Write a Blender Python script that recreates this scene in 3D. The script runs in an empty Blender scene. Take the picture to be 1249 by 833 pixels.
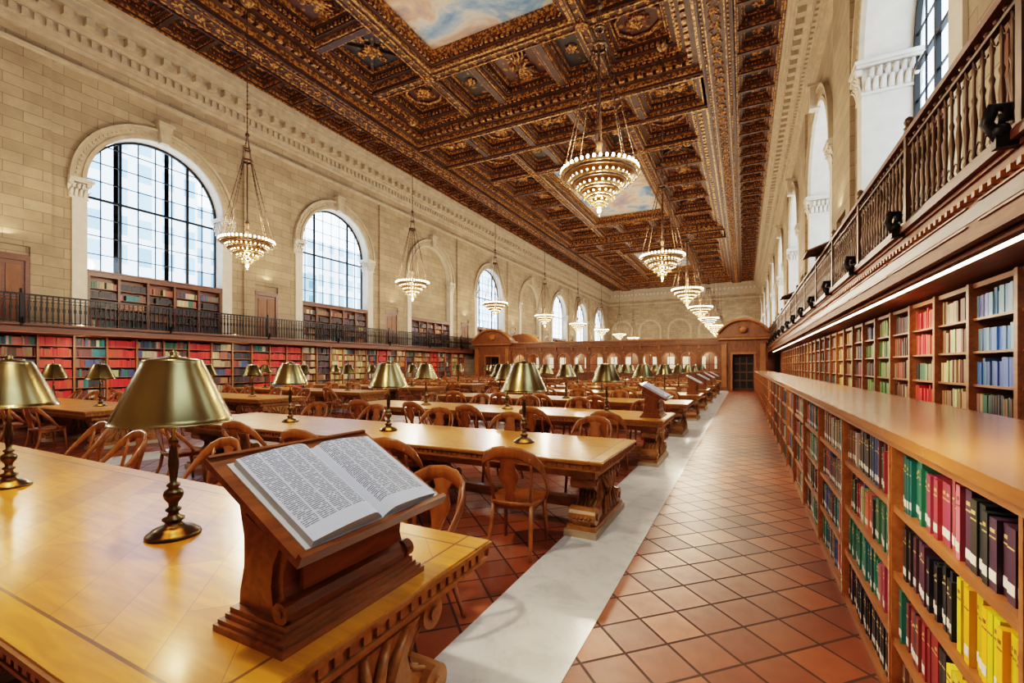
import bpy, math, random, bmesh
from mathutils import Vector, Matrix
random.seed(7)
R=random.random
def U(a,b): return a+(b-a)*R()
scene=bpy.context.scene
# ------------------------------------------------------------------ materials
def newmat(name):
    m=bpy.data.materials.new(name); m.use_nodes=True
    nt=m.node_tree; p=nt.nodes['Principled BSDF']; return m,nt,p
def N(nt,t,**k):
    n=nt.nodes.new(t)
    for a,b in k.items():
        if a in n.inputs: n.inputs[a].default_value=b
        else: setattr(n,a,b)
    return n
def L(nt,a,b): nt.links.new(a,b)
def c4(c): return (c[0],c[1],c[2],1)
def coords(nt,scale=(1,1,1),rot=(0,0,0)):
    tc=N(nt,'ShaderNodeTexCoord'); mp=N(nt,'ShaderNodeMapping')
    mp.inputs['Scale'].default_value=scale; mp.inputs['Rotation'].default_value=rot
    L(nt,tc.outputs['Object'],mp.inputs['Vector']); return mp.outputs['Vector']
def ramp(nt,fac,stops):
    r=N(nt,'ShaderNodeValToRGB'); cr=r.color_ramp
    while len(cr.elements)<len(stops): cr.elements.new(.5)
    for e,(p,c) in zip(cr.elements,stops): e.position=p; e.color=c4(c)
    L(nt,fac,r.inputs[0]); return r.outputs[0]
def mixc(nt,f,a,b,mode='MIX'):
    m=N(nt,'ShaderNodeMix',data_type='RGBA',blend_type=mode)
    if isinstance(f,(int,float)): m.inputs[0].default_value=f
    else: L(nt,f,m.inputs[0])
    for v,i in((a,6),(b,7)):
        if isinstance(v,tuple): m.inputs[i].default_value=c4(v)
        else: L(nt,v,m.inputs[i])
    return m.outputs[2]
def bump(nt,p,h,s=.3,d=.01):
    b=N(nt,'ShaderNodeBump'); b.inputs['Strength'].default_value=s; b.inputs['Distance'].default_value=d
    L(nt,h,b.inputs['Height']); L(nt,b.outputs[0],p.inputs['Normal'])
def mth(nt,op,a,b=None):
    m=N(nt,'ShaderNodeMath',operation=op)
    for i,v in enumerate((a,b)):
        if v is None: continue
        if isinstance(v,(int,float)): m.inputs[i].default_value=v
        else: L(nt,v,m.inputs[i])
    return m.outputs[0]
def wood(name,c1,c2,rough=.35,scale=(1,12,12),coat=.0,bmp=.1):
    m,nt,p=newmat(name)
    v=coords(nt,scale); n=N(nt,'ShaderNodeTexNoise',Scale=2.2,Detail=6.0,Roughness=.6,Distortion=.6); L(nt,v,n.inputs['Vector'])
    col=ramp(nt,n.outputs[0],[(.3,c1),(.7,c2)]); L(nt,col,p.inputs['Base Color'])
    p.inputs['Roughness'].default_value=rough; p.inputs['Coat Weight'].default_value=coat; p.inputs['Coat Roughness'].default_value=.15
    if bmp: bump(nt,p,n.outputs[0],bmp,.005)
    return m
def plain(name,c,rough=.5,metal=0,em=None,es=0,noise=0,var=.25):
    m,nt,p=newmat(name); p.inputs['Base Color'].default_value=c4(c); p.inputs['Roughness'].default_value=rough; p.inputs['Metallic'].default_value=metal
    if noise:
        n=N(nt,'ShaderNodeTexNoise',Scale=noise,Detail=4.0); L(nt,coords(nt),n.inputs['Vector'])
        col=ramp(nt,n.outputs[0],[(.3,tuple(x*(1-var) for x in c)),(.7,tuple(min(1,x*(1+var)) for x in c))]); L(nt,col,p.inputs['Base Color'])
    if em:
        p.inputs['Emission Color'].default_value=c4(em); p.inputs['Emission Strength'].default_value=es
    return m
M={}
M['chair']=wood('chair_wood',(.19,.058,.013),(.40,.145,.035),.28,(6,6,1.5),.3)
M['case']=wood('case_wood',(.19,.064,.017),(.34,.125,.036),.42,(8,1,8),.0)
M['fascia']=wood('gallery_fascia_wood',(.15,.050,.013),(.28,.10,.028),.6,(8,1,8),.0)
M['dark']=wood('dark_wood',(.075,.023,.008),(.15,.05,.016),.42,(6,1,6),.0)
M['counter']=wood('counter_wood',(.23,.080,.022),(.38,.145,.042),.26,(10,.8,10),.4,.03)
M['lect']=wood('lectern_wood',(.13,.042,.013),(.28,.10,.03),.3,(1.5,10,10),.4)
M['tleg']=wood('table_carved_wood',(.20,.08,.022),(.40,.18,.052),.35,(3,6,6),.2)
M['screen']=wood('screen_wood',(.10,.033,.009),(.22,.078,.021),.55,(3,3,1),.0)
M['screen2']=wood('screen_moulding_wood',(.20,.072,.018),(.36,.135,.036),.45,(3,3,1),.0)
def tabletop():
    m,nt,p=newmat('table_top_wood')
    b=N(nt,'ShaderNodeTexBrick',offset=.5); b.inputs['Scale'].default_value=1.0
    b.inputs['Brick Width'].default_value=.9; b.inputs['Row Height'].default_value=.22; b.inputs['Mortar Size'].default_value=.0015
    b.inputs['Color1'].default_value=(.68,.31,.035,1); b.inputs['Color2'].default_value=(.48,.20,.02,1); b.inputs['Mortar'].default_value=(.30,.11,.015,1)
    L(nt,coords(nt,(1,1,1),(0,0,math.radians(45))),b.inputs['Vector'])
    n=N(nt,'ShaderNodeTexNoise',Scale=3.0,Detail=6.0,Distortion=.5); L(nt,coords(nt,(1,8,1),(0,0,math.radians(45))),n.inputs['Vector'])
    g=ramp(nt,n.outputs[0],[(.3,(.76,.72,.64)),(.7,(1.12,1.1,1.05))])
    c=mixc(nt,1.0,b.outputs[0],g,'MULTIPLY')
    tc=N(nt,'ShaderNodeTexCoord'); s=N(nt,'ShaderNodeSeparateXYZ'); L(nt,tc.outputs['Object'],s.inputs[0])
    ay=mth(nt,'ABSOLUTE',s.outputs[1]); ax=mth(nt,'ABSOLUTE',s.outputs[0])
    bd=mth(nt,'MAXIMUM',mth(nt,'GREATER_THAN',ay,.58),mth(nt,'GREATER_THAN',ax,3.33))
    ln=mth(nt,'MAXIMUM',mth(nt,'LESS_THAN',mth(nt,'ABSOLUTE',mth(nt,'SUBTRACT',ay,.58)),.006),mth(nt,'LESS_THAN',mth(nt,'ABSOLUTE',mth(nt,'SUBTRACT',ax,3.33)),.006))
    c2=mixc(nt,bd,c,mixc(nt,1.0,(.60,.27,.03),g,'MULTIPLY')); c3=mixc(nt,ln,c2,(.18,.07,.012))
    L(nt,c3,p.inputs['Base Color']); p.inputs['Roughness'].default_value=.28; p.inputs['Coat Weight'].default_value=.25; p.inputs['Coat Roughness'].default_value=.14
    bump(nt,p,n.outputs[0],.05,.003); return m
M['top']=tabletop()
def stone(name,c1,c2,mort,bw=1.1,bh=.42):
    m,nt,p=newmat(name)
    tc=N(nt,'ShaderNodeTexCoord'); s=N(nt,'ShaderNodeSeparateXYZ'); L(nt,tc.outputs['Object'],s.inputs[0])
    cb=N(nt,'ShaderNodeCombineXYZ'); L(nt,mth(nt,'ADD',s.outputs[0],s.outputs[1]),cb.inputs[0]); L(nt,s.outputs[2],cb.inputs[1])
    b=N(nt,'ShaderNodeTexBrick',offset=.5); b.inputs['Scale'].default_value=1; b.inputs['Brick Width'].default_value=bw; b.inputs['Row Height'].default_value=bh
    b.inputs['Mortar Size'].default_value=.009; b.inputs['Color1'].default_value=c4(c1); b.inputs['Color2'].default_value=c4(c2); b.inputs['Mortar'].default_value=c4(mort)
    L(nt,cb.outputs[0],b.inputs['Vector'])
    n=N(nt,'ShaderNodeTexNoise',Scale=.7,Detail=10.0,Roughness=.7); L(nt,tc.outputs['Object'],n.inputs['Vector'])
    g=ramp(nt,n.outputs[0],[(.3,(.72,.69,.64)),(.7,(1.14,1.12,1.08))])
    L(nt,mixc(nt,1.0,b.outputs[0],g,'MULTIPLY'),p.inputs['Base Color']); p.inputs['Roughness'].default_value=.75
    bump(nt,p,b.outputs[1],-.3,.01); return m
M['stone']=stone('limestone_blocks',(.345,.265,.18),(.265,.20,.132),(.15,.105,.065),.95,.36)
M['trimstone']=plain('limestone_trim',(.37,.295,.21),.75,noise=3.,var=.14)
M['whitestone']=plain('white_stone',(.50,.45,.38),.7,noise=3.,var=.08)
def floor_mat():
    m,nt,p=newmat('quarry_tile')
    b=N(nt,'ShaderNodeTexBrick',offset=0.0); b.inputs['Scale'].default_value=1; b.inputs['Brick Width'].default_value=.28; b.inputs['Row Height'].default_value=.28
    b.inputs['Mortar Size'].default_value=.009; b.inputs['Mortar Smooth'].default_value=.1
    b.inputs['Color1'].default_value=(.33,.095,.035,1); b.inputs['Color2'].default_value=(.15,.040,.017,1); b.inputs['Mortar'].default_value=(.06,.025,.016,1)
    L(nt,coords(nt,(1,1,1),(0,0,math.radians(45))),b.inputs['Vector'])
    n=N(nt,'ShaderNodeTexNoise',Scale=9.0,Detail=5.0); L(nt,coords(nt),n.inputs['Vector'])
    g=ramp(nt,n.outputs[0],[(.3,(.9,.88,.86)),(.7,(1.1,1.1,1.1))])
    L(nt,mixc(nt,1.0,b.outputs[0],g,'MULTIPLY'),p.inputs['Base Color'])
    L(nt,mth(nt,'ADD',mth(nt,'MULTIPLY',b.outputs[1],.35),.36),p.inputs['Roughness'])
    bump(nt,p,b.outputs[1],-.25,.004); return m
M['tile']=floor_mat()
def marble():
    m,nt,p=newmat('white_marble'); n=N(nt,'ShaderNodeTexNoise',Scale=3.0,Detail=12.0,Roughness=.75,Distortion=.6); L(nt,coords(nt),n.inputs['Vector'])
    L(nt,ramp(nt,n.outputs[0],[(.35,(.50,.51,.50)),(.5,(.62,.63,.63)),(.7,(.68,.69,.69))]),p.inputs['Base Color']); p.inputs['Roughness'].default_value=.22; return m
M['marble']=marble()
M['brass']=plain('antique_brass',(.22,.17,.078),.27,1,noise=3.)
M['brassdk']=plain('dark_brass',(.11,.08,.04),.28,1,noise=9.)
M['iron']=plain('black_iron',(.016,.014,.013),.4,.6)
M['bronze']=plain('dark_bronze',(.085,.045,.022),.38,.5,noise=8.)
M['chgold']=plain('chandelier_bronze',(.42,.26,.11),.35,.9,noise=12.)
M['bulb']=plain('bulb_glow',(1,.9,.7),.5,0,(1,.82,.55),14)
M['strip']=plain('tube_light',(1,1,1),.5,0,(1,.88,.66),7)
for k in('bulb','strip'):
    try: M[k].cycles.emission_sampling='NONE'
    except Exception: pass
def gold(name,a,b,sc,metal=.7,th=.32,wd=.10,rough=.45):
    m,nt,p=newmat(name); v=N(nt,'ShaderNodeTexVoronoi',feature='SMOOTH_F1',Scale=sc); 
    n=N(nt,'ShaderNodeTexNoise',Scale=sc*.6,Detail=4.0); L(nt,coords(nt),n.inputs['Vector'])
    vv=N(nt,'ShaderNodeVectorMath',operation='ADD'); L(nt,coords(nt),vv.inputs[0])
    sc2=N(nt,'ShaderNodeVectorMath',operation='SCALE'); L(nt,n.outputs[1],sc2.inputs[0]); sc2.inputs['Scale'].default_value=1.2/sc; L(nt,sc2.outputs[0],vv.inputs[1])
    L(nt,vv.outputs[0],v.inputs['Vector'])
    f=ramp(nt,v.outputs[0],[(th,(1,1,1)),(th+wd,(0,0,0))])
    L(nt,mixc(nt,f,a,b),p.inputs['Base Color']); L(nt,mth(nt,'MULTIPLY',f,metal),p.inputs['Metallic']); p.inputs['Roughness'].default_value=rough
    bump(nt,p,v.outputs[0],-.8,.04); return m
M['cgold']=gold('gilt_carving',(.085,.030,.010),(.50,.245,.065),10,.5,.30,.2)
M['cwood']=gold('carved_ceiling_wood',(.034,.012,.005),(.16,.062,.017),5,.3,.16,.12,.55)
M['cpanel']=gold('painted_ceiling_panel',(.016,.014,.015),(.28,.135,.038),3.4,.4,.17,.06,.5)
M['credpanel']=gold('russet_ceiling_panel',(.050,.015,.008),(.28,.13,.033),3,.4,.19,.08,.5)
M['cplain']=wood('ceiling_beam_wood',(.027,.0095,.004),(.062,.022,.008),.55,(2,2,2),.0,0)
def mural():
    m,nt,p=newmat('sky_mural'); n=N(nt,'ShaderNodeTexNoise',Scale=.36,Detail=9.0,Roughness=.6,Distortion=.5); L(nt,coords(nt),n.inputs['Vector'])
    L(nt,ramp(nt,n.outputs[0],[(.36,(.10,.20,.34)),(.45,(.25,.35,.42)),(.51,(.50,.46,.40)),(.57,(.48,.32,.24)),(.66,(.24,.23,.28))]),p.inputs['Base Color']); p.inputs['Roughness'].default_value=.8
    return m
M['mural']=mural()
def bookmat():
    m,nt,p=newmat('book_cloth'); a=N(nt,'ShaderNodeAttribute',attribute_name='Col'); L(nt,a.outputs['Color'],p.inputs['Base Color']); p.inputs['Roughness'].default_value=.5; return m
M['book']=bookmat()
def pagemat():
    m,nt,p=newmat('printed_page')
    tc=N(nt,'ShaderNodeTexCoord'); s=N(nt,'ShaderNodeSeparateXYZ'); L(nt,tc.outputs['Object'],s.inputs[0])
    row=mth(nt,'LESS_THAN',mth(nt,'FRACT',mth(nt,'MULTIPLY',s.outputs[1],1/.0066)),.55)
    ax=mth(nt,'ABSOLUTE',s.outputs[0])
    colm=mth(nt,'GREATER_THAN',mth(nt,'FRACT',mth(nt,'MULTIPLY',mth(nt,'SUBTRACT',ax,.028),1/.062)),.1)
    n=N(nt,'ShaderNodeTexNoise',Scale=110.0,Detail=1.0); mp=coords(nt,(1,1.3,1)); L(nt,mp,n.inputs['Vector'])
    wd=mth(nt,'GREATER_THAN',n.outputs[0],.40)
    edge=mth(nt,'MULTIPLY',mth(nt,'LESS_THAN',ax,.276),mth(nt,'GREATER_THAN',ax,.028))
    yy=mth(nt,'LESS_THAN',mth(nt,'ABSOLUTE',mth(nt,'ADD',s.outputs[1],.035)),.165)
    f=mth(nt,'MULTIPLY',mth(nt,'MULTIPLY',mth(nt,'MULTIPLY',row,colm),mth(nt,'MULTIPLY',wd,edge)),yy)
    L(nt,mixc(nt,mth(nt,'MULTIPLY',f,.85),(.53,.62,.76),(.07,.09,.13)),p.inputs['Base Color']); p.inputs['Roughness'].default_value=.7; return m
M['page']=pagemat(); M['paper']=plain('paper_edge',(.54,.57,.60),.8)
def glassmat():
    m,nt,p=newmat('window_glass'); o=nt.nodes['Material Output']; t=N(nt,'ShaderNodeBsdfTransparent'); g=N(nt,'ShaderNodeBsdfGlossy',Roughness=.05); x=N(nt,'ShaderNodeMixShader',Fac=.05)
    t.inputs[0].default_value=(.90,.95,.99,1)
    L(nt,t.outputs[0],x.inputs[1]); L(nt,g.outputs[0],x.inputs[2]); L(nt,x.outputs[0],o.inputs[0]); return m
M['glass']=glassmat()
def facade(name,g1,g2,wall,bw,bh):
    m,nt,p=newmat(name); tc=N(nt,'ShaderNodeTexCoord'); s=N(nt,'ShaderNodeSeparateXYZ'); L(nt,tc.outputs['Object'],s.inputs[0])
    cb=N(nt,'ShaderNodeCombineXYZ'); L(nt,mth(nt,'ADD',s.outputs[0],s.outputs[1]),cb.inputs[0]); L(nt,s.outputs[2],cb.inputs[1])
    b=N(nt,'ShaderNodeTexBrick',offset=0.0); b.inputs['Scale'].default_value=1; b.inputs['Brick Width'].default_value=bw; b.inputs['Row Height'].default_value=bh; b.inputs['Mortar Size'].default_value=.45
    b.inputs['Color1'].default_value=c4(g1); b.inputs['Color2'].default_value=c4(g2); b.inputs['Mortar'].default_value=c4(wall); L(nt,cb.outputs[0],b.inputs['Vector'])
    L(nt,b.outputs[0],p.inputs['Base Color']); return m
M['facade']=facade('pale_office_facade',(.22,.32,.42),(.34,.44,.53),(.66,.68,.70),1.9,2.6)
M['facade2']=facade('glass_office_facade',(.03,.09,.13),(.08,.17,.23),(.20,.28,.32),1.6,1.8)
# ------------------------------------------------------------------ mesh builder
class MB:
    def __init__(s): s.v=[];s.f=[];s.m=[];s.c=[];s.mats=[];s.sm=[]
    def mi(s,k):
        if k not in s.mats: s.mats.append(k)
        return s.mats.index(k)
    def add(s,vs,fs,mat,col=None,smooth=False):
        o=len(s.v); s.v.extend(vs); i=s.mi(mat)
        for f in fs: s.f.append(tuple(a+o for a in f)); s.m.append(i); s.c.append(col or (1,1,1)); s.sm.append(smooth)
    def box(s,x0,x1,y0,y1,z0,z1,mat,col=None):
        s.add([(x0,y0,z0),(x1,y0,z0),(x1,y1,z0),(x0,y1,z0),(x0,y0,z1),(x1,y0,z1),(x1,y1,z1),(x0,y1,z1)],
        [(0,3,2,1),(4,5,6,7),(0,1,5,4),(1,2,6,5),(2,3,7,6),(3,0,4,7)],mat,col)
    def frame(s,x0,x1,y0,y1,w,z0,z1,mat):
        s.box(x0,x1,y0,y0+w,z0,z1,mat); s.box(x0,x1,y1-w,y1,z0,z1,mat)
        s.box(x0,x0+w,y0+w,y1-w,z0,z1,mat); s.box(x1-w,x1,y0+w,y1-w,z0,z1,mat)
    def lathe(s,prof,n,c,mat,smooth=True,axis='z'):
        vs=[];fs=[]
        for r,z in prof:
            for i in range(n):
                a=2*math.pi*i/n; p=(r*math.cos(a),r*math.sin(a),z)
                if axis=='x': p=(p[2],p[0],p[1])
                if axis=='y': p=(p[0],p[2],p[1])
                vs.append((c[0]+p[0],c[1]+p[1],c[2]+p[2]))
        for j in range(len(prof)-1):
            for i in range(n):
                k=(i+1)%n; fs.append((j*n+i,j*n+k,(j+1)*n+k,(j+1)*n+i))
        s.add(vs,fs,mat,None,smooth)
    def cyl(s,c,r,h,n,mat,axis='z'):
        s.lathe([(0.0001,0),(r,0),(r,h),(0.0001,h)],n,c,mat,False,axis)
    def sphere(s,c,r,mat,n=8,m=5,sz=1):
        s.lathe([(max(1e-4,r*math.sin(math.pi*j/m)),-r*sz*math.cos(math.pi*j/m)) for j in range(m+1)],n,c,mat)
    def sweep(s,pts,rad,mat,n=8,closed=False,up=Vector((0,0,1)),smooth=True,square=False):
        pts=[Vector(p) for p in pts]; k=len(pts); vs=[];fs=[]
        for i,p in enumerate(pts):
            if closed: t=pts[(i+1)%k]-pts[i-1]
            else: t=pts[min(i+1,k-1)]-pts[max(i-1,0)]
            t.normalize(); a=t.cross(up)
            if a.length<1e-3: a=t.cross(Vector((0,1,0)))
            a.normalize(); b=a.cross(t)
            rr=rad[i] if isinstance(rad,list) else rad
            ra,rb=rr if isinstance(rr,tuple) else (rr,rr)
            for j in range(n):
                th=2*math.pi*(j+(.5 if square else 0))/n; vs.append(tuple(p+a*(ra*math.cos(th))+b*(rb*math.sin(th))))
        for i in range(k if closed else k-1):
            i2=(i+1)%k
            for j in range(n):
                j2=(j+1)%n; fs.append((i*n+j,i*n+j2,i2*n+j2,i2*n+j))
        if not closed: fs.append(tuple(range(n))); fs.append(tuple((k-1)*n+j for j in range(n)))
        s.add(vs,fs,mat,None,smooth and not square)
    def prism(s,poly,axis,a,b,mat,smooth=False):
        def P(p,t): return (t,p[0],p[1]) if axis=='x' else ((p[0],t,p[1]) if axis=='y' else (p[0],p[1],t))
        n=len(poly); vs=[P(p,a) for p in poly]+[P(p,b) for p in poly]
        fs=[tuple(range(n))[::-1],tuple(range(n,2*n))]+[(i,(i+1)%n,n+(i+1)%n,n+i) for i in range(n)]
        s.add(vs,fs,mat,None,smooth)
    def archband(s,x0,x1,yc,zs,r0,r1,mat,n=28,axis='x'):
        for i in range(n):
            a,b=math.pi*i/n,math.pi*(i+1)/n
            s.prism([(yc+r*math.cos(t),zs+r*math.sin(t)) for r,t in((r0,a),(r1,a),(r1,b),(r0,b))],axis,x0,x1,mat)
    def build(s,name,parent=None,color=False,fixn=True):
        me=bpy.data.meshes.new(name); me.from_pydata(s.v,[],s.f)
        for k in s.mats: me.materials.append(M[k])
        me.polygons.foreach_set('material_index',s.m); me.polygons.foreach_set('use_smooth',s.sm)
        if color:
            ca=me.color_attributes.new('Col','FLOAT_COLOR','CORNER'); d=[]
            for f,c in zip(s.f,s.c):
                for _ in f: d.extend((c[0],c[1],c[2],1))
            ca.data.foreach_set('color',d)
        if fixn:
            bm=bmesh.new(); bm.from_mesh(me); bmesh.ops.recalc_face_normals(bm,faces=bm.faces); bm.to_mesh(me); bm.free()
        me.update(); ob=bpy.data.objects.new(name,me); scene.collection.objects.link(ob)
        if parent: ob.parent=parent
        return ob
def empty(name,loc=(0,0,0),parent=None):
    e=bpy.data.objects.new(name,None); e.location=loc; scene.collection.objects.link(e)
    if parent: e.parent=parent
    return e
def inst(name,me,loc,rz=0,parent=None):
    o=bpy.data.objects.new(name,me); o.location=loc; o.rotation_euler=(0,0,rz); scene.collection.objects.link(o)
    if parent:o.parent=parent
    return o
def light(name,typ,loc,power,col=(1,.82,.6),rad=.1,parent=None,**k):
    l=bpy.data.lights.new(name,typ); l.energy=power; l.color=col
    if typ in('POINT','SPOT'): l.shadow_soft_size=rad
    for a,b in k.items(): setattr(l,a,b)
    o=bpy.data.objects.new(name,l); o.location=loc; scene.collection.objects.link(o)
    if parent:o.parent=parent
    return o
# ------------------------------------------------------------------ constants
XL,XR=-21.4,2.4; Y0,Y1=-4.0,80.0; ZC=14.7
BC=[1.1+9.1*k for k in range(9)]
GF=2.95; SP=8.3; OR=2.45
# ------------------------------------------------------------------ floor
mb=MB(); mb.box(XL-.5,XR+.5,Y0,Y1,-.2,0,'tile'); mb.build('floor')
mb=MB(); mb.box(-1.52,-.83,Y0,33,0,.004,'marble'); mb.build('trim_1')
mb=MB(); mb.box(-18.9,-18.2,Y0,33,0,.004,'marble'); mb.build('trim_2')
mb=MB(); mb.box(-9.9,-9.1,Y0,33,0,.004,'marble'); mb.build('trim_3')
# ------------------------------------------------------------------ side walls
def sidewall(name,X,sgn,depth,blank):
    mb=MB(); zt=13.0; n=28
    def q(a,b,c,d,m='stone'): mb.add([a,b,c,d],[(0,1,2,3)],m)
    q((X,Y0,0),(X,Y1,0),(X,Y1,GF),(X,Y0,GF))
    q((X,Y0,GF),(X,BC[0]-4.55,GF),(X,BC[0]-4.55,zt),(X,Y0,zt)); q((X,BC[-1]+4.55,GF),(X,Y1,GF),(X,Y1,zt),(X,BC[-1]+4.55,zt))
    q((X,Y0,zt),(X,Y1,zt),(X,Y1,16.7),(X,Y0,16.7))
    for bi,c in enumerate(BC):
        a,b=c-4.55,c+4.55; l,r=c-OR,c+OR
        q((X,a,GF),(X,l,GF),(X,l,zt),(X,a,zt)); q((X,r,GF),(X,b,GF),(X,b,zt),(X,r,zt))
        pts=[(c-OR*math.cos(math.pi*i/n),SP+OR*math.sin(math.pi*i/n)) for i in range(n+1)]
        for i in range(n):
            (ya,za),(yb,zb)=pts[i],pts[i+1]; q((X,ya,za),(X,yb,zb),(X,yb,zt),(X,ya,zt))
        dp=.35 if bi in blank else depth; xb=X+sgn*dp
        pl=[(l,GF)]+pts+[(r,GF)]
        for i in range(len(pl)-1):
            (ya,za),(yb,zb)=pl[i],pl[i+1]; q((X,ya,za),(X,yb,zb),(xb,yb,zb),(xb,ya,za),'whitestone')
        q((X,l,GF),(X,r,GF),(xb,r,GF),(xb,l,GF))
        if bi in blank:
            mb.add([(xb,y,z) for y,z in pl],[tuple(range(len(pl)))],'stone')
        else:
            q((xb,l,GF),(xb,r,GF),(xb,r,5.15),(xb,l,5.15))
            q((X+sgn*.02,l,5.15),(X+sgn*.02,r,5.15),(xb,r,5.15),(xb,l,5.15),'whitestone')
        f=-sgn
        x0,x1=sorted((X,X+f*.10)); mb.archband(x0,x1,c,SP,OR+.0,OR+.14,'trimstone',n)
        x0,x1=sorted((X,X+f*.05)); mb.archband(x0,x1,c,SP,OR+.14,OR+.40,'trimstone',n)
        x0,x1=sorted((X,X+f*.15)); mb.archband(x0,x1,c,SP,OR+.40,OR+.50,'trimstone',n)
        for i in range(50):
            t=math.pi*(i+.5)/50; yy=c+(OR+.27)*math.cos(t); zz=SP+(OR+.27)*math.sin(t)
            x0,x1=sorted((X,X+f*.09)); mb.box(x0,x1,yy-.04,yy+.04,zz-.04,zz+.04,'trimstone')
        x0,x1=sorted((X,X+f*.32)); mb.prism([(c-.16,SP+OR-.05),(c+.16,SP+OR-.05),(c+.26,SP+OR+.68),(c-.26,SP+OR+.68)],'x',x0,x1,'trimstone')
        x0,x1=sorted((X,X+f*.40)); mb.box(x0,x1,c-.30,c+.30,SP+OR+.68,SP+OR+.78,'trimstone')
        for e,s2 in((l,1),(r,-1)):
            for (z0,z1,p) in((SP-.66,SP-.60,.07),(SP-.60,SP-.08,.04),(SP-.08,SP-.02,.16),(SP-.02,SP+.05,.20),(SP+.05,SP+.10,.14)):
                y0,y1=sorted((e-s2*.50,e+s2*p)); x0,x1=sorted((X+f*p,xb)); mb.box(x0,x1,y0,y1,z0,z1,'whitestone')
            def leaf(x,y,z,dx,dy,h):
                mb.sweep([(x,y,z),(x+dx*.03,y+dy*.03,z+h*.5),(x+dx*.06,y+dy*.06,z+h*.85),(x+dx*.12,y+dy*.12,z+h),(x+dx*.14,y+dy*.14,z+h*.9)],[(.055,.02),(.06,.02),(.05,.02),(.035,.02),(.015,.012)],'whitestone',6,up=Vector((dx,dy,0)))
            for rw in range(2):
                for j in range(4): leaf(X+f*.04,e-s2*(.03+.13*j+.06*rw),SP-.60+.2*rw,f,0,.27)
                m=int(dp/.14)
                for j in range(m): leaf(X+sgn*(.05+.14*j+.07*rw),e+s2*.04,SP-.60+.2*rw,0,s2,.27)
            mb.cyl((min(X+f*.05,X+f*.17),e+s2*.05,SP-.14),.075,.12,12,'whitestone','x')
            mb.cyl((min(X+f*.05,X+f*.17),e-s2*.45,SP-.14),.075,.12,12,'whitestone','x')
            y0,y1=sorted((e+s2*.03,e-s2*.40)); x0,x1=sorted((X+f*.05,X+sgn*dp*.9)); mb.box(x0,x1,y0,y1,GF,SP-.62,'whitestone')
    f=-sgn
    for k in range(8):
        c=BC[k]+4.55; x0,x1=sorted((X,X+f*.10))
        for (a,b) in((c-1.15,c-.62),(c+.62,c+1.15)): mb.box(x0,x1,a,b,GF,12.2,'stone')
        mb.box(x0,x1,c-.62,c+.62,5.6,12.2,'stone')
    for (z0,z1,p) in((12.2,12.28,.13),(12.28,12.36,.18)):
        x0,x1=sorted((X,X+f*p)); mb.box(x0,x1,Y0,Y1,z0,z1,'trimstone')
    for (z0,z1,p) in((12.85,13.0,.10),(13.0,13.15,.2),(13.45,13.6,.36),(13.6,13.95,.50),(13.95,14.2,.80),(14.2,14.4,.90),(14.4,14.7,1.0)):
        x0,x1=sorted((X,X+f*p)); mb.box(x0,x1,Y0,Y1,z0,z1,'trimstone')
    x0,x1=sorted((X,X+f*.22)); mb.box(x0,x1,Y0,Y1,13.15,13.45,'trimstone')
    y=Y0+.1
    while y<Y1-.2:
        x0,x1=sorted((X+f*.22,X+f*.33)); mb.box(x0,x1,y,y+.16,13.18,13.43,'trimstone'); y+=.3
    y=Y0+.1
    while y<Y1-.3:
        x0,x1=sorted((X+f*.5,X+f*.76)); mb.box(x0,x1,y,y+.26,13.66,13.93,'trimstone'); y+=.6
    return mb.build(name)
WL=sidewall('wall_left',XL,-1,.6,(3,5)); WR=sidewall('wall_right',XR,1,1.0,())
# end walls
mb=MB(); mb.box(XL,XR,Y1,Y1+.3,0,16.7,'stone')
for i in range(5):
    c=XL+(XR-XL)*(i+.5)/5
    mb.archband(Y1-.12,Y1,c,7.6,1.6,1.9,'trimstone',20,'y'); mb.box(c-1.9,c-1.6,Y1-.12,Y1,3.4,7.6,'trimstone'); mb.box(c+1.6,c+1.9,Y1-.12,Y1,3.4,7.6,'trimstone')
for (z0,z1,p) in((12.2,12.4,.15),(12.9,13.2,.2),(13.2,13.6,.4),(13.6,14.1,.6),(14.1,14.7,1.0)): mb.box(XL,XR,Y1-p,Y1,z0,z1,'trimstone')
x=XL
while x<XR: mb.box(x,x+.26,Y1-.75,Y1,13.66,13.93,'whitestone'); x+=.6
mb.box(XL,XR,Y1-.35,Y1,0,3.2,'screen')
mb.build('wall_far')
mb=MB(); mb.box(XL-1.2,XR+1.2,Y0-.3,Y0,0,16.7,'stone'); mb.build('wall_back')
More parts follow.
